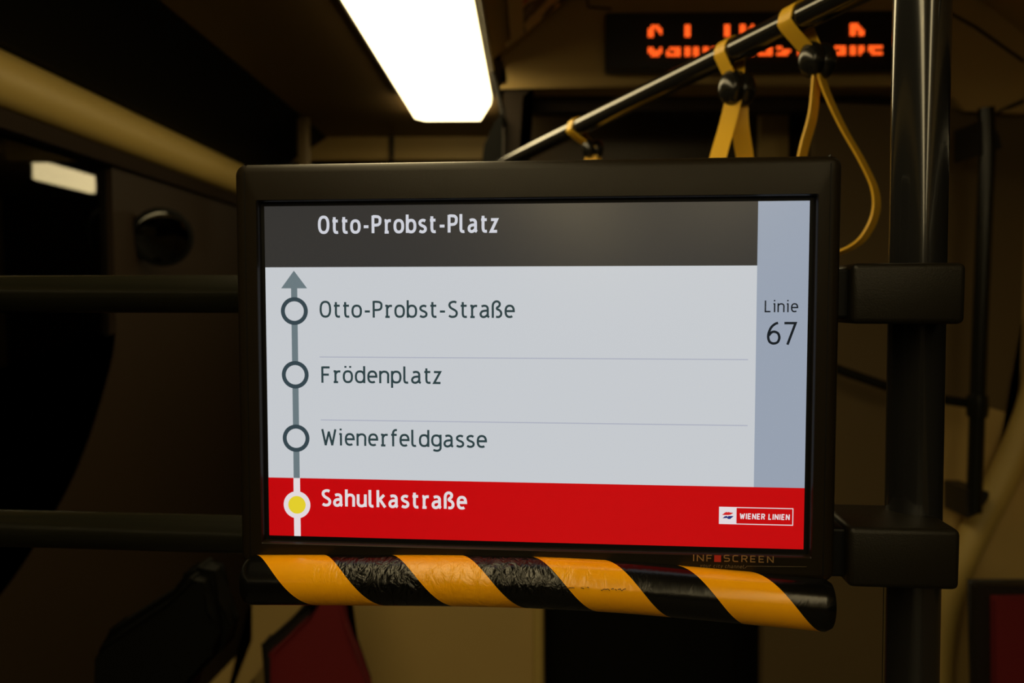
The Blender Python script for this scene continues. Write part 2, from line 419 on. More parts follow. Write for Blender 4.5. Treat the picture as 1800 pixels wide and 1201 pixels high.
# recessed lintel, shelf shadow put into its dark brown, and dark passage behind
bm = NB(); a = Y(905, 150, 2.2); c = Y(1690, 192, 2.2)
prism(bm, [(a.x, a.z), (c.x, a.z), (c.x, c.z), (a.x, c.z)], 'y', 2.2, 2.26); struct(link('trim_11', bm, 'brown_panel'))
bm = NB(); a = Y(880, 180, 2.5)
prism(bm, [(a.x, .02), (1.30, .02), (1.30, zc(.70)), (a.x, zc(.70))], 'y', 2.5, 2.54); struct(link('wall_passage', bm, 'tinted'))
bm = NB(); a = Y(1338, 188, 2.46); c = Y(1385, 330, 2.46)
prism(bm, [(a.x, c.z), (c.x, c.z), (c.x, a.z), (a.x, a.z)], 'y', 2.46, 2.495); struct(link('trim_12', bm, 'cream'))  # cream strip stands in for a pale reflection in the dark passage glass
# right leaf of the portal: dark above the rail, lighter below
bm = NB()
prism(bm, [bp(1440, 175), bp(1800, 190), (1.30, bp(1800, 190)[1]), (1.30, bp(1800, 735)[1]), bp(1760, 722), bp(1720, 712), bp(1560, 680), bp(1440, 645)], 'y', YB + .03, YB + .07)
struct(link('door_1', bm, 'dim_panel'))
bm = NB()
prism(bm, [bp(1600, 690), bp(1720, 712), bp(1760, 722), (1.30, bp(1800, 735)[1]), (1.30, .0), (bp(1600, 1100)[0], .0)], 'y', YB + .03, YB + .07)
struct(link('door_2', bm, 'cream'))
bm = NB(); prism(bm, [bp(1440, 645), bp(1600, 690), (bp(1600, 1100)[0], .0), (bp(1350, 1100)[0], .0), bp(1350, 900)], 'y', YB + .03, YB + .07)
struct(link('door_4', bm, 'dim_panel'))  # darker colour stands in for the shade of a deeper recess
# rounded portal moulding
arc_pts = cat([Y(px, py, YB - .02) for px, py in ((1850, 560), (1832, 650), (1806, 740), (1768, 830), (1722, 920), (1690, 985), (1668, 1050), (1655, 1120), (1650, 1210), (1650, 1500))], 6)
bm = NB(); tube(bm, arc_pts, .037, 16); struct(link('trim_13', bm, 'cream_bright', smooth=60))
# panel right of the moulding
q = [(p.x, p.z) for p in arc_pts]
bm = NB(); prism(bm, q + [(1.30, q[-1][1]), (1.30, q[0][1])], 'y', YB - .03, YB + .03); struct(link('wall_portal_side', bm, 'cream'))
# seams on the portal
def seam(n, pts, r=.004):
    bm = NB(); tube(bm, [Y(*p, YB - .001) for p in pts], r, 8); struct(link('trim_%d' % n, bm, 'seam'))
seam(14, [(1622, -30), (1632, 2), (1715, 48), (1800, 108)]); seam(15, [(1830, 165), (1800, 177), (1722, 212)], .005)
seam(16, [(1030, -20), (1034, 12), (1075, 16)], .003)
seam(17, [(866, 128), (878, 175), (889, 225)], .006)
# low parts below the monitor
bm = NB()
def yb(px, py, y): v = Y(px, py, y); return (v.x, v.z)
prism(bm, [yb(560, 900, 2.3), yb(955, 900, 2.3), (yb(958, 1201, 2.3)[0], 0), (yb(560, 1201, 2.3)[0], 0)], 'y', 2.3, 2.36); struct(link('wall_cabinet', bm, 'cream'))
bm = NB(); box(bm, (yb(946, 1100, 2.29)[0], 2.29, .6), (.03, .03, 1.15), .008); struct(link('trim_18', bm, 'cream_bright'))
bm = NB(); prism(bm, [yb(958, 900, 2.44), yb(1360, 900, 2.44), (yb(1360, 1200, 2.44)[0], 0), (yb(958, 1200, 2.44)[0], 0)], 'y', 2.44, 2.49); struct(link('door_3', bm, 'black_panel'))
# ledge beneath the window with its cream edge
bm = NB()
prism(bm, [yb(443, 1040, 2.2), yb(443, 1126, 2.2), yb(300, 1275, 2.2), yb(385, 1275, 2.2), yb(525, 1085, 2.2), yb(535, 1040, 2.2)], 'y', 2.2, 2.24); struct(link('trim_19', bm, 'cream'))
bm = NB(); prism(bm, [yb(446, 980, 2.5), yb(620, 980, 2.5), (yb(620, 1300, 2.5)[0], 0.02), (yb(446, 1300, 2.5)[0], .02)], 'y', 2.5, 2.55); struct(link('wall_niche', bm, 'cream'))

# ============================================================ CEILING LAMPS
def lamp(y0, y1, label, x0=-.372, x1=-.117, chamfer=True, zz=.625):
    t = thing('ceiling_lamp', ((x0 + x1) / 2, (y0 + y1) / 2, zc(zz)), label, 'ceiling lamp', 'ceiling lamps')
    ox, oy = (x0 + x1) / 2, (y0 + y1) / 2
    bm = NB()
    c = .22 if chamfer else .0
    prism(bm, [(x0 - ox, y0 - oy), (x1 - ox, y0 - oy), (x1 - ox, y1 - c - oy)] + ([(x1 - .045 - ox, y1 - oy)] if chamfer else [(x1 - ox, y1 - .01 - oy)]) + [(x0 + .028 - ox, y1 - oy), (x0 - ox, y1 - .035 - oy)], 'z', -.028, -.002)
    link('diffuser', bm, 'lamp_diffuser', t)
    for xx in (x0 - .008 - ox, x1 + .008 - ox):
        bm = NB(); box(bm, (xx, -c / 2, -.01), (.010, y1 - y0 - c, .02), .002)
        link('lamp_frame', bm, 'aluminium', t)
    return t
lamp(1.10, 2.66, 'long lit ceiling lamp ahead, left of the strap rail, tapered at its far end')
lamp(-.55, 1.05, 'lit ceiling lamp directly over the camera', chamfer=False)
lamp(-2.3, -.60, 'lit ceiling lamp behind the camera on the left side', chamfer=False)
lamp(-4.3, -2.36, 'lit ceiling lamp well behind the camera on the left side', chamfer=False)
lamp(-7.1, -4.36, 'rearmost lit ceiling lamp behind the camera on the left side', chamfer=False)
lamp(-2.2, -.35, 'lit ceiling lamp above the right side, behind the camera', .56, .80, False, .86)
lamp(-4.3, -2.3, 'lit ceiling lamp above the right side, well behind the camera', .56, .80, False, .86)
lamp(-7.1, -4.36, 'rearmost lit ceiling lamp above the right side', .56, .80, False, .86)
def hanging_lamp(x, y0, y1, z0, z1, label):
    t = thing('hanging_lamp', (x, (y0 + y1) / 2, zc(.62)), label, 'lamp', 'slim lamps of the rear compartment')
    bm = NB(); box(bm, (0, 0, (z0 + z1) / 2 - .62), (.03, y1 - y0, z1 - z0), .004); link('diffuser', bm, 'lamp_diffuser', t)
    bm = NB(); box(bm, (0, 0, (z1 + .66) / 2 - .62), (.05, y1 - y0 + .02, .66 - z1)); link('lamp_frame', bm, 'seat_shell', t)
hanging_lamp(.08, 3.395, 3.84, .522, .605, 'slim lit lamp far back, mirrored as a bright bar in the left window')
hanging_lamp(.08, 3.93, 4.3, .545, .595, 'farthest slim lit lamp, mirrored as a small glint at the left window edge')
# thin bright lens strip beside the lamp
bm = NB(); box(bm, (-.098, 1.1, zc(.612)), (.008, 2.2, .016), .002); tag(link('cover_strip', bm, 'aluminium'), 'thin shiny metal strip along the right edge of the long ceiling lamp', 'trim strip')

# poster on the slope right of the lamp
sl = Vector((CS[0] + .098, 0, CS[1] - .622)).normalized()
ang = math.atan2(sl.z, sl.x)
bm = NB(); box(bm, (0, 0, 0), (.21, 1.0, .004)); box(bm, (0, .50, -.001), (.24, .012, .008)); 
po = link('ceiling_poster', bm, 'poster'); po.location = (.035, 1.52, zc(.712)); po.rotation_euler = (0, -ang, 0)
tag(po, 'red and brown patterned advertising poster on the sloping ceiling panel', 'poster')

# ============================================================ LED SIGN
t = thing('led_sign', Y(1322, 125, YB - .03), 'long black sign above the passage with a glowing orange dot-matrix stop name', 'display sign')
o0 = t.location
def lp(px, py, y): v = Y(px, py, y) - o0; return (v.x, v.z)
bm = NB(); prism(bm, [lp(1068, 124, YB - .01), lp(1068, 29, YB - .01), lp(1582, 24, YB - .01), lp(1582, 123, YB - .01)], 'y', .0, .03)
link('sign_housing', bm, 'led_panel', t)
bm = NB()
a = lp(1066, 127, YB - .03); c = lp(1584, 22, YB - .03)
for (cx, cz, sx, sz) in (((a[0] + c[0]) / 2, a[1], c[0] - a[0], .006), ((a[0] + c[0]) / 2, c[1], c[0] - a[0], .006), (a[0], (a[1] + c[1]) / 2, .006, c[1] - a[1]), (c[0], (a[1] + c[1]) / 2, .006, c[1] - a[1])):
    box(bm, (cx, .004, cz), (sx, .02, sz), .001)
link('sign_frame', bm, 'seat_shell', t)
LG = {'S': ['.###.', '##.##', '##..#', '##...', '##..#', '#####', '.###.'], 'a': ['', '', '', '', '.####', '#..##', '#####'],
 'h': ['##...', '##...', '##...', '##...', '##.##', '##.##', '##.##'], 'u': ['', '', '', '', '##.##', '##.##', '.####'],
 'l': ['.##..', '.##..', '.##..', '.##..', '.##..', '.##..', '.###.'], 'k': ['##..#', '##.##', '####.', '###..', '####.', '##.##', '##.##'],
 's': ['', '', '', '', '##...', '..###', '####.'], 't': ['', '', '.##..', '.##..', '.##..', '.##..', '.####'],
 'r': ['', '', '', '', '##...', '##...', '##...'], 'ß': ['###..', '####.', '##.##', '##.##', '##.##', '##.##', '##.#.'], 'e': ['', '', '', '', '#####', '##...', '.####']}
rows = [45, 50.5, 56, 61, 84, 89.5, 95]
for i, ch in enumerate('Sahulkastraße'):
    x0 = 1139 + i * 32.3; bm = NB()
    for r_, row in enumerate(LG[ch]):
        for c_, b_ in enumerate(row):
            if b_ == '#':
                x, z = lp(x0 + 2.5 + c_ * 5.0, rows[r_] + (x0 - 1350) * -.008, YB - .034)
                box(bm, (x, -.0035, z), (.0053, .002, .0066))
    link('led_letter', bm, 'led_on', t)

# ============================================================ GRAB POLES AND RAILS
# main pole the monitor is clamped to
pa = Y(1621, 0, .632); pb_ = Y(1600, 1201, .632); d = (pb_ - pa)
top = pa + d * ((zc(.86) - pa.z) / d.z); bot = pa + d * ((.0 - pa.z) / d.z)
t = thing('grab_pole', bot, 'thick glossy black vertical pole right of the monitor, gripped by its two clamps', 'grab pole')
bm = NB(); tube(bm, [Vector((0, 0, 0)), top - bot], .0208, 48); link('pole', bm, 'pole_paint', t, smooth=60)
bm = NB(); lathe(bm, [(.0208, .03), (.028, .028), (.045, .012), (.045, 0)]); link('floor_flange', bm, 'pole_paint', t, smooth=40)
bm = NB(); lathe(bm, [(.0208, 0), (.028, .002), (.045, .018), (.045, .03)]); o = link('ceiling_flange', bm, 'pole_paint', t, smooth=40); o.location = top - bot - Vector((0, 0, .032))

# two horizontal rails running left behind the monitor
YAW = R(3.8)
ud = Vector((math.cos(YAW), -math.sin(YAW), 0))
for py, name in ((517, 'upper horizontal grab rail left of the monitor, across the dark window'), (939, 'lower horizontal grab rail left of the monitor, near its bottom edge')):
    p = Y(410, py, .675)
    L_ = (WX - p.x) / ud.x
    a = p + ud * (L_ + .002); c = Vector((p.x + .50 * ud.x, p.y + .50 * ud.y, p.z))
    t = thing('grab_rail', a, name, 'grab rail', 'horizontal grab rails behind the monitor')
    bm = NB(); tube(bm, [Vector((0, 0, 0)), c - a], .0162, 32); link('rail', bm, 'rail_paint', t, smooth=60)
    bm = NB(); lathe(bm, [(.016, .02), (.03, .018), (.034, .004), (.034, 0)], 32, Matrix.Rotation(R(90), 4, 'Y') @ Matrix.Translation((0, 0, .004)))
    link('wall_flange', bm, 'rail_paint', t, smooth=40)

# strap rail overhead, running diagonally
A = Y(1378, 46, 1.0); B = Y(1044, 211, 1.5); zr = (A.z + B.z) / 2; A.z = B.z = zr
dr = (B - A).normalized()
s0 = A - dr * .75; s1 = B + dr * .62
t = thing('strap_rail', s0, 'dark overhead rail running diagonally away, carrying the yellow hand straps', 'grab rail')
bm = NB(); tube(bm, [Vector((0, 0, 0)), s1 - s0], .0165, 32); link('rail', bm, 'pole_paint', t, smooth=60)
bm = NB(); prism(bm, [(p.x - s0.x, p.z - s0.z) for p in (Y(884, 205, YB), Y(870, 222, YB), Y(852, 262, YB), Y(848, 300, YB), Y(884, 300, YB))], 'y', YB - .045 - s0.y, YB - .002 - s0.y)
link('end_bracket', bm, 'black_panel', t)
bm = NB(); tube(bm, [Vector((0, 0, 0)), Vector((0, 0, zc(.865) - s0.z))], .014, 20); link('hanger', bm, 'seat_shell', t, smooth=60)

def on_rail(px):
    # point of the rail axis seen at image column px
    lo, hi = -.7, 1.2
    for _ in range(40):
        m = (lo + hi) / 2; P = A + dr * m; q_ = CM.transposed() @ (P - CP); x = 900 + F * q_.x / -q_.z
        if x > px: lo = m
        else: hi = m
    return A + dr * lo
def hand_strap(px, label, bead, tw, legs, bead_r=.0185, wrapw=.024):
    C = on_rail(px); side = Vector((-dr.y, dr.x, 0)); 
    b0 = Y(*bead, C.y + .0)
    t = thing('hand_strap', C, label, 'hand strap', 'yellow hand straps on the overhead rail')
    r_ = .0182
    bm = NB()
    # loop over the rail, both ends run down into the bead
    pts = [b0 + Vector((0, 0, .0)) + side * .002]
    for a in (-35, 0, 40, 80, 120, 160, 195, 220):
        pts.append(C + (side * math.cos(R(a)) + Vector((0, 0, 1)) * math.sin(R(a))) * r_)
    pts.append(b0 - side * .002)
    sm = cat([p - C for p in pts], 6)
    W = [dr * wrapw for _ in sm]
    strip(bm, sm, W); link('rail_loop', bm, 'strap', t, smooth=50)
    # teardrop below
    bm = NB(); P = cat([p - C for p in legs(b0, C)], 8)
    n = len(P); W = []
    for i, p in enumerate(P):
        W.append(Vector(tw).normalized() * .0235)
    strip(bm, P, W, .0026); link('hand_loop', bm, 'strap', t, smooth=50)
    bm = NB()
    for s_ in (-1, 1):
        M = Matrix.Translation(b0 - C + side * s_ * .0085)
        prof = [(.001, -bead_r)] + [(bead_r * .8 * math.cos(R(a)), bead_r * 1.05 * math.sin(R(a))) for a in range(-75, 76, 15)] + [(.001, bead_r)]
        lathe(bm, prof, 24, M @ Matrix.Diagonal((.95, .95, 1, 1)))
    link('slider', bm, 'bead', t, smooth=60)
    return t
def legs_a(b0, C):   # seen side-on: wide open teardrop
    y = C.y
    return [b0, Y(1452, 160, y), Y(1482, 225, y), Y(1516, 285, y), Y(1538, 335, y), Y(1538, 378, y), Y(1516, 420, y), Y(1480, 442, y), Y(1440, 446, y), Y(1408, 410, y), Y(1400, 350, y), Y(1411, 270, y), Y(1428, 205, y), Y(1434, 150, y), b0]
hand_strap(1402, 'yellow hand strap nearest the black pole, its loop hanging past the monitor corner', (1437, 106), (1, 1.15, 0), legs_a, .0205)
def legs_b(b0, C):   # seen face-on: broad legs
    y = C.y
    return [b0 + Vector((-.003, -.004, 0)), Y(1287, 185, y - .006), Y(1277, 225, y - .014), Y(1263, 275, y - .03), Y(1246, 350, y - .05), Y(1245, 420, y - .05), Y(1262, 466, y - .02), Y(1288, 480, y + .01), Y(1310, 462, y + .035), Y(1322, 410, y + .045), Y(1316, 340, y + .035), Y(1309, 275, y + .022), Y(1301, 220, y + .01), b0 + Vector((.003, .004, 0))]
hand_strap(1285, 'yellow hand strap in the middle, broad flat legs below a black slider', (1296, 156), (1, -.25, .2), legs_b, .0235)
def legs_c(b0, C):
    y = C.y
    return [b0, Y(1034, 300, y - .01), Y(1018, 350, y - .03), Y(1014, 400, y - .03), Y(1030, 440, y), Y(1052, 430, y + .02), Y(1060, 370, y + .02), Y(1050, 300, y + .01), b0]
hand_strap(1016, 'smallest, farthest yellow hand strap, just above the monitor top edge', (1042, 262), (1, -.25, 0), legs_c, .018)

# slim rail on the right portal with its cross rail
yv = 1.98
t = thing('door_handrail', Y(1712, 900, yv), 'slim black vertical handrail with a cross rail on the right portal', 'grab rail')
o0 = t.location
bm = NB(); tube(bm, [Y(1734, 190, yv) - o0, Y(1736, 260, yv) - o0, Y(1722, 600, yv) - o0, Y(1712, 900, yv) - o0], .0185, 20); link('rail', bm, 'rail_paint', t, smooth=60)
bm = NB(); prism(bm, [(p.x - o0.x, p.z - o0.z) for p in (Y(1716, 215, yv), Y(1735, 212, yv), Y(1752, 238, yv), Y(1757, 262, yv), Y(1716, 275, yv))], 'y', -.01, .10); link('top_bracket', bm, 'seat_shell', t)
bm = NB(); prism(bm, [(p.x - o0.x, p.z - o0.z) for p in (Y(1696, 860, yv), Y(1722, 860, yv), Y(1735, 864, yv), Y(1734, 874, yv), Y(1712, 903, yv), Y(1697, 910, yv))], 'y', -.01, .10); link('bottom_bracket', bm, 'seat_shell', t)
bm = NB(); tube(bm, [Y(1450, 640, yv + .02) - o0, Y(1480, 652, yv + .02) - o0, Y(1560, 680, yv + .02) - o0, Y(1640, 700, yv + .02) - o0, Y(1720, 712, yv + .02) - o0], .012, 16); link('cross_rail', bm, 'rail_paint', t, smooth=60)
bm = NB(); lathe(bm, [(.012, -.03), (.024, -.026), (.026, 0), (.024, .026), (.012, .03)], 20, Matrix.Translation(Y(1718, 714, yv) - o0)); link('joint', bm, 'rail_paint', t, smooth=50)

# ============================================================ CONVEX MIRROR on the left wall
cm = Y(285, 417, 2.04)
t = thing('convex_mirror', cm, 'small round dark convex mirror on the brown wall beside the window', 'mirror')
face = (CP - cm).normalized(); face = (face + Vector((.06, 0, -.09))).normalized()
M = face.to_track_quat('Z', 'Y').to_matrix().to_4x4()
Rm = .0715; bm = NB()
lathe(bm, [(Rm, 0)] + [(Rm * math.cos(R(a)), .009 * math.sin(R(a))) for a in range(6, 90, 6)] + [(.001, .009)], 48, M); link('mirror_dome', bm, 'convex', t, smooth=80)
bm = NB(); lathe(bm, [(Rm * .9, -.02), (Rm + .003, -.018), (Rm + .004, .002), (Rm, .004)], 48, M); link('mirror_rim', bm, 'black_panel', t, smooth=40)
bm = NB(); tube(bm, [M @ Vector((0, 0, -.015)), Vector((WX - cm.x, .04, 0))], .01, 12); link('mirror_arm', bm, 'seat_shell', t, smooth=40)

# ============================================================ SEATS
def seat(name_loc, label, y, outline, cushion, m, shell='seat_shell'):
    """tall seat shell with an upholstered front; outlines are polygons in the plane y"""
    o0 = Vector((sum(p.x for p in outline) / len(outline), y + .1, 0))
    t = thing('tram_seat', o0, label, 'seat', 'tram seats')
    def sh(P, y0, y1, bev, nm, mm):
        bm = NB(); prism(bm, [(p.x - o0.x, p.z) for p in P], 'y', y0 - .1, y1 - .1)
        bmesh.ops.bevel(bm, geom=[e for e in bm.edges if len(e.link_faces) == 2 and abs(e.link_faces[0].normal.dot(e.link_faces[1].normal)) < .95], offset=bev, segments=3, affect='EDGES')
        link(nm, bm, mm, t, smooth=50)
    sh(outline, .012, .05, .005, 'seat_shell', shell)
    sh(cushion, -.02, .020, .005, 'backrest', m)
    w = max(p.x for p in outline) - min(p.x for p in outline)
    bm = NB(); box(bm, (0, -.28, .44), (w * .9, .36, .07), .025); link('seat_cushion', bm, m, t, smooth=50)
    bm = NB(); box(bm, (0, -.2, .21), (.12, .25, .42), .02); link('pedestal', bm, 'seat_shell', t, smooth=50)
def pl(y, *pp): return [Y(a, b_, y) for a, b_ in pp]
y = 1.65
seat(None, 'red upholstered seat back in a black shell, seen below the left half of the monitor', y,
     pl(y, (520, 900), (560, 1040), (535, 1072), (461, 1138), (466, 1260), (470, 1400), (660, 1400), (640, 1210), (602, 1090), (586, 1000), (582, 900)),
     pl(y, (530, 905), (570, 1045), (548, 1078), (482, 1142), (485, 1260), (490, 1395), (660, 1395), (646, 1210), (608, 1090), (594, 1000), (588, 905)), 'seat_red')
y = 1.72
seat(None, 'red seat in a black shell at the right edge, in front of the portal moulding', y,
     pl(y, (1726, 1036), (1900, 1034), (1930, 1300), (1730, 1300)), pl(y, (1746, 1050), (1884, 1048), (1910, 1290), (1748, 1290)), 'seat_red')
y = 1.25
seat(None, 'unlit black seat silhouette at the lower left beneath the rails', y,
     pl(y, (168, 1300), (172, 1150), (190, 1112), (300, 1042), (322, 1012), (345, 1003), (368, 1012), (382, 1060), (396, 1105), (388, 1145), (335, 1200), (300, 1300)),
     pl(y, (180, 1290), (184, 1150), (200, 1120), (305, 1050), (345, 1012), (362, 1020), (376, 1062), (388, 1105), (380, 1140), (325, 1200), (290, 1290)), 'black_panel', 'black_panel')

# ============================================================ THE MONITOR
# screen plane: upright, turned so that its right end is nearer
D0 = 0.597
org = Y(942, 655, D0)
ayl = Vector((math.sin(YAW), math.cos(YAW), 0))      # local +y, away from the viewer
MW = thing('information_monitor', org, 'wide dark framed tram information monitor showing the stops of line 67', 'monitor', rz=-YAW)
def scr(px, py, off=0.0):
    d = ray(px, py); k = ((org + ayl * off - CP).dot(ayl)) / d.dot(ayl)
    p = CP + d * k - org
    return (p.dot(ud), p.z)
PXM = D0 / F
# corners of the lit screen
l0 = scr(465, 362); l1 = scr(473, 945); r0 = scr(1422, 354); r1 = scr(1414, 962)
SL = (l0[0] + l1[0]) / 2; SR = (r0[0] + r1[0]) / 2; ST = (l0[1] + r0[1]) / 2; SB = (l1[1] + r1[1]) / 2
print('SCREEN', l0, l1, r0, r1)
# housing: ring sweep round the opening
def rrect(x0, x1, z0, z1, r_, n=6):
    o = []
    for (cx, cz, a0) in ((x1 - r_, z1 - r_, 0), (x0 + r_, z1 - r_, 90), (x0 + r_, z0 + r_, 180), (x1 - r_, z0 + r_, 270)):
        for i in range(n + 1):
            a = R(a0 + 90 * i / n); o.append((cx + r_ * math.cos(a), cz + r_ * math.sin(a)))
    return o
HL, HR = scr(417, 640, -.004)[0], scr(1475, 640, -.004)[0]
HT = (scr(600, 286, -.004)[1] + scr(1300, 275, -.004)[1]) / 2
HB = SB - .0235
IL, IR, IT, IB = SL - .0036, SR + .0040, ST + .0036, SB - .0042
def ring_mesh(bm, rings, capend=True):
    V = [[bm.verts.new((x, yy, z)) for x, z in rr] for rr, yy in rings]
    n = len(V[0])
    for a, c in zip(V, V[1:]):
        for k in range(n): bm.faces.new((a[k], a[(k + 1) % n], c[(k + 1) % n], c[k]))
    if capend: bm.faces.new(V[0])
bm = NB()
rg = []
for ins, yy, rad in ((.010, .052, .006), (0.002, .046, .007), (0, .040, .008), (0, .000, .008), (.0012, -.003, .0075), (.0035, -.0048, .006), (.007, -.0054, .005)):
    rg.append((rrect(HL + ins, HR - ins, HB + ins, HT - ins, rad), yy))
for ins, yy, rad in ((.0006, -.0060, .0012), (0, -.0052, .001), (-.0004, -.0005, .0008), (-.0004, .003, .0008)):
    rg.append((rrect(IL - ins, IR + ins, IB - ins, IT + ins, rad), yy))
ring_mesh(bm, rg)
link('housing', bm, 'housing', MW, smooth=35)
# seam grooves of the end caps
for xx in (HL + .0088, HR - .0088):
    bm = NB(); box(bm, (xx, -.0052, (HT + HB) / 2), (.0007, .0012, HT - HB - .012))
    box(bm, (xx, .018, HT - .0002), (.0007, .046, .0012))
    link('cap_seam', bm, 'gap_black', MW)
# dark gasket between housing and panel
bm = NB(); prism(bm, [(IL - .002, IB - .002), (IR + .002, IB - .002), (IR + .002, IT + .002), (IL - .002, IT + .002)], 'y', .0012, .004)
link('gasket', bm, 'gap_black', MW)
# lit panel
def rect(bm, x0, x1, z0, z1, yy):
    bm.faces.new([bm.verts.new(p) for p in ((x0, yy, z0), (x1, yy, z0), (x1, yy, z1), (x0, yy, z1))])
bm = NB(); prism(bm, [(SL, SB), (SR, SB), (SR, ST), (SL, ST)], 'y', .0002, .0011)
SCN = link('screen', bm, 's_white', MW)
CX = scr(1329, 600)[0]                       # left edge of the grey side column
HZ = (scr(600, 470)[1] + scr(1200, 467)[1]) / 2
RZ = (scr(600, 844)[1] + scr(1200, 852)[1]) / 2
bm = NB(); rect(bm, SL, CX, HZ, ST, 0); link('header_band', bm, 's_head', SCN)
bm = NB(); rect(bm, CX, SR, RZ, ST, 0); link('side_column', bm, 's_col', SCN)
bm = NB(); rect(bm, SL, SR, SB, RZ, 0); link('red_band', bm, 's_red', SCN)
bm = NB()
for p0, p1 in (((562, 629), (1315, 631)), ((564, 741), (1314, 745.5))):
    a = scr(*p0); c = scr(*p1); zz = (a[1] + c[1]) / 2; rect(bm, a[0], c[0], zz - .00042, zz + .00042, -.0001)
link('divider_line', bm, 's_sep', SCN)
def put(name, s, xa, xb, ya, yb2, cap, stroke, m, par=None, off=-.0003, **k):
    bm = NB(); a = scr(xa, ya, off); c = scr(xb, yb2, off)
    text(bm, s, a[0], c[0], (a[1] + c[1]) / 2, cap * PXM, stroke * PXM, off, **k)
    return link(name, bm, m, par or SCN)
put('destination_name', 'Otto-Probst-Platz', 559, 876, 410.5, 408.5, 31, 5.1, 's_text', gap=.265)
put('stop_name', 'Otto-Probst-Straße', 562, 905, 559, 558.5, 30, 3.9, 's_dark')
put('stop_name', 'Frödenplatz', 565, 776, 673.5, 674.5, 29.5, 3.9, 's_dark')
put('stop_name', 'Wienerfeldgasse', 565, 856, 784, 786.5, 29.5, 3.9, 's_dark')
put('current_stop_name', 'Sahulkastraße', 565, 821, 891.5, 893.5, 30, 5.1, 's_pale', gap=.265)
put('line_word', 'Linie', 1344, 1403, 549, 549, 20, 2.4, 's_num')
put('line_number', '67', 1348, 1400, 606, 606, 39, 4.2, 's_num', gap=.2)
# route diagram
def disc(bm, c, r_, off, n=48, r_in=0):
    pts = [(c[0] + r_ * math.cos(2 * PI * k / n), c[1] + r_ * math.sin(2 * PI * k / n)) for k in range(n)]
    if not r_in:
        bm.faces.new([bm.verts.new((x, off, z)) for x, z in pts]); return
    A_ = [bm.verts.new((x, off, z)) for x, z in pts]
    B_ = [bm.verts.new((c[0] + r_in * math.cos(2 * PI * k / n), off, c[1] + r_in * math.sin(2 * PI * k / n))) for k in range(n)]
    for k in range(n): bm.faces.new((A_[k], A_[(k + 1) % n], B_[(k + 1) % n], B_[k]))
lx = (scr(517.5, 547)[0] + scr(519.2, 659)[0] + scr(520.8, 770)[0]) / 3
lw = 5.7 * PXM
tip = scr(517, 476)[1]; ab = scr(517, 507)[1]
bm = NB(); rect(bm, lx - lw, lx + lw, RZ, ab, -.0001)
bm.faces.new([bm.verts.new(p) for p in ((lx, -.0001, tip), (lx - 24 * PXM, -.0001, ab), (lx + 24 * PXM, -.0001, ab))])
link('route_line', bm, 's_line', SCN)
bm = NB(); rect(bm, lx - lw * 1.08, lx + lw * 1.08, SB, RZ, -.0001); link('route_line', bm, 's_pale', SCN)
for px, py in ((517.5, 547), (519.2, 659), (520.8, 770.5)):
    zz = scr(px, py)[1]
    bm = NB(); disc(bm, (lx, zz), 25 * PXM, -.0003, r_in=17.6 * PXM); mk = link('stop_marker', bm, 's_ring', SCN)
    bm = NB(); disc(bm, (lx, zz), 18 * PXM, -.00025); me = mk.data
    # the white centre belongs to the marker's own mesh
    me.materials.append(MATS['s_white'])
    b2 = bmesh.new(); b2.from_mesh(me); n0 = len(b2.faces)
    tmp = bpy.data.meshes.new('t'); bm.to_mesh(tmp); bm.free(); b2.from_mesh(tmp); b2.faces.ensure_lookup_table()
    for f in b2.faces[n0:]: f.material_index = 1
    b2.to_mesh(me); b2.free(); bpy.data.meshes.remove(tmp)
zz = scr(523, 887.5)[1]
bm = NB(); disc(bm, (lx, zz), 25 * PXM, -.0003); link('current_stop_marker', bm, 's_pale', SCN)
bm = NB(); disc(bm, (lx, zz), 16.3 * PXM, -.0004); link('current_stop_dot', bm, 's_yellow', SCN)
# operator logo
a = scr(1264, 891); c = scr(1394, 924.5); mid = scr(1294.5, 905)[0]
bm = NB(); t1 = 1.5 * PXM
z0, z1 = scr(1330, 922.8)[1], scr(1330, 892.3)[1]
rect(bm, a[0], mid, z0, z1, -.0002)
for x0, x1, q0, q1 in ((mid, c[0], z1 - t1, z1), (mid, c[0], z0, z0 + t1), (c[0] - t1, c[0], z0, z1)): rect(bm, x0, x1, q0, q1, -.0002)
link('logo_frame', bm, 's_pale', SCN)
ex, ez = (a[0] + mid) / 2, (z0 + z1) / 2; u = PXM
def poly(nm, pts, m):
    bm = NB(); bm.faces.new([bm.verts.new((ex + x * u, -.0004, ez + z * u)) for x, z in pts]); bmesh.ops.triangulate(bm, faces=bm.faces); link(nm, bm, m, SCN)
poly('logo_emblem_upper', [(-10, 1), (-4, 5.8), (-1, 6.5), (-1, 5.4), (1, 6.5), (4, 5.6), (9.5, 5), (5, 1.8), (1, 1), (0, 3.2), (-1, 1)], 's_lred')
poly('logo_emblem_lower', [(10, -.6), (1, -.6), (0, -2.6), (-1, -.6), (-5, -1.2), (-9, -5), (-4, -4.5), (-1, -4.2), (0, -5.8), (4, -6), (8, -2.5)], 's_blue')
put('logo_lettering', 'WIENER LINIEN', 1300, 1388, 912.8, 914, 9.6, 1.9, 's_pale', gap=.33, shear=.04)
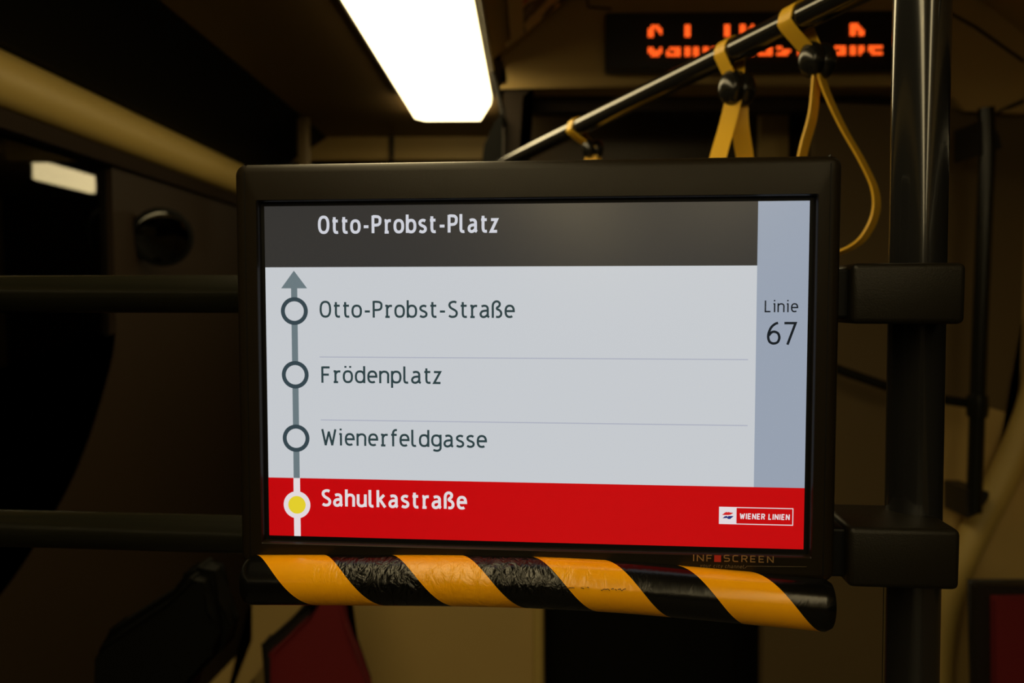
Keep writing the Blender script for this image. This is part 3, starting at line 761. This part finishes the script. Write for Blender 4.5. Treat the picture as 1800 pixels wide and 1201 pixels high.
# maker name printed on the lower bezel
def tp(nm, s, xa, xb, ya, cap, st, m, **k):
    return put(nm, s, xa, xb, ya, ya, cap, st, m, MW, off=-.0063, **k)
tp('maker_lettering', 'INF', 1218, 1252, 987, 11.5, 1.9, 'tan_print', gap=.3)
tp('maker_lettering', 'ZCREEN', 1272, 1360, 988.5, 11.5, 1.9, 'tan_print', gap=.34)
bm = NB(); a = scr(1255.5, 988, -.0063); c = scr(1267.5, 976.5, -.0063); rect(bm, a[0], c[0], a[1], c[1], -.0063); link('maker_square', bm, 'red_print', MW)
tp('maker_slogan', 'your city channel', 1230, 1308, 998.5, 6, .9, 'faint_print', gap=.3, shear=.2)
bm = NB(); P = [scr(1309, 999.5, -.0063), scr(1313, 995.5, -.0063), scr(1418, 996.5, -.0063)]
ribbon2(bm, P, .9 * PXM, lambda x, y_, zz_: (x, zz_, y_), -.0063); link('maker_underline', bm, 'faint_print', MW)

# striped foam roll under the housing
cl = []
for px, py in ((435, 1021), (520, 1021), (650, 1021.5), (800, 1022.5), (950, 1026), (1100, 1034), (1240, 1046), (1360, 1057), (1459, 1066.5)):
    x, z = scr(px, py, -.012); cl.append((x, -.010, z))
P = cat(cl, 10); n = len(P)
per = 245.5 * PXM * 1.02
bm = NB()
rs = [.0186 - (.002 if i in (0, n - 1) else 0) for i in range(n)]
tube(bm, P, rs, 96, True, 1.0, (per, -.09))
bump = link('foam_bumper', bm, 'hazard', MW, smooth=60)
# faint handwriting on the roll
import random
random.seed(4)
def scribble(x0, x1, py, amp, m=26):
    bm = NB(); pts = []
    for i in range(m):
        f = i / (m - 1); px = x0 + (x1 - x0) * f
        yy = py + random.uniform(-amp, amp)
        # surface of the roll in front of this point
        cxl = min(range(n), key=lambda j: abs(P[j].x - scr(px, yy, -.028)[0]))
        x, z = scr(px, yy, -.026); dz = z - P[cxl].z; rr = .0189
        yl = P[cxl].y - math.sqrt(max(1e-6, rr * rr - dz * dz))
        x, z = scr(px, yy, yl); pts.append((x, yl, z))
    for i in range(0, m - 1):
        if random.random() < .72: tube(bm, [pts[i], pts[i + 1]], .00022, 5)
    link('handwriting', bm, 'ink', MW)
scribble(492, 552, 995, 3); scribble(990, 1038, 1034, 1.6, 18); scribble(1056, 1100, 1037, 2.2, 20)

# clamps that hold the monitor to the pole
for (x0, x1, y0p, y1p, lab) in ((1497, 1701, 462, 571, 'upper black clamp block'), (1491, 1691, 930, 1038, 'lower black clamp block')):
    off = -.004
    a = scr(x0, y1p, off); c = scr(x1, y0p, off)
    a = (a[0], scr((x0 + x1) / 2, y1p - 1, off)[1]); c = (c[0], scr((x0 + x1) / 2, y0p, off)[1])
    bm = NB()
    box(bm, ((a[0] + c[0]) / 2, off + .036, (a[1] + c[1]) / 2), (c[0] - a[0], .072, c[1] - a[1]), .0045, 3)
    bl = link('clamp_block', bm, 'clamp', MW, smooth=40); bl['label'] = lab
    bm = NB(); box(bm, ((HR + a[0]) / 2 - .004, off + .036, (a[1] + c[1]) / 2), (a[0] - HR + .03, .05, (c[1] - a[1]) * .82), .002)
    link('clamp_neck', bm, 'gap_black', bl)
    bm = NB(); lathe(bm, [(.0045, 0), (.0045, .0015), (.003, .0022), (.001, .0022)], 20, Matrix.Translation((c[0], off + .03, (a[1] + c[1]) / 2 - .004)) @ Matrix.Rotation(R(90), 4, 'Y'))
    link('clamp_screw', bm, 'red_print', bl)
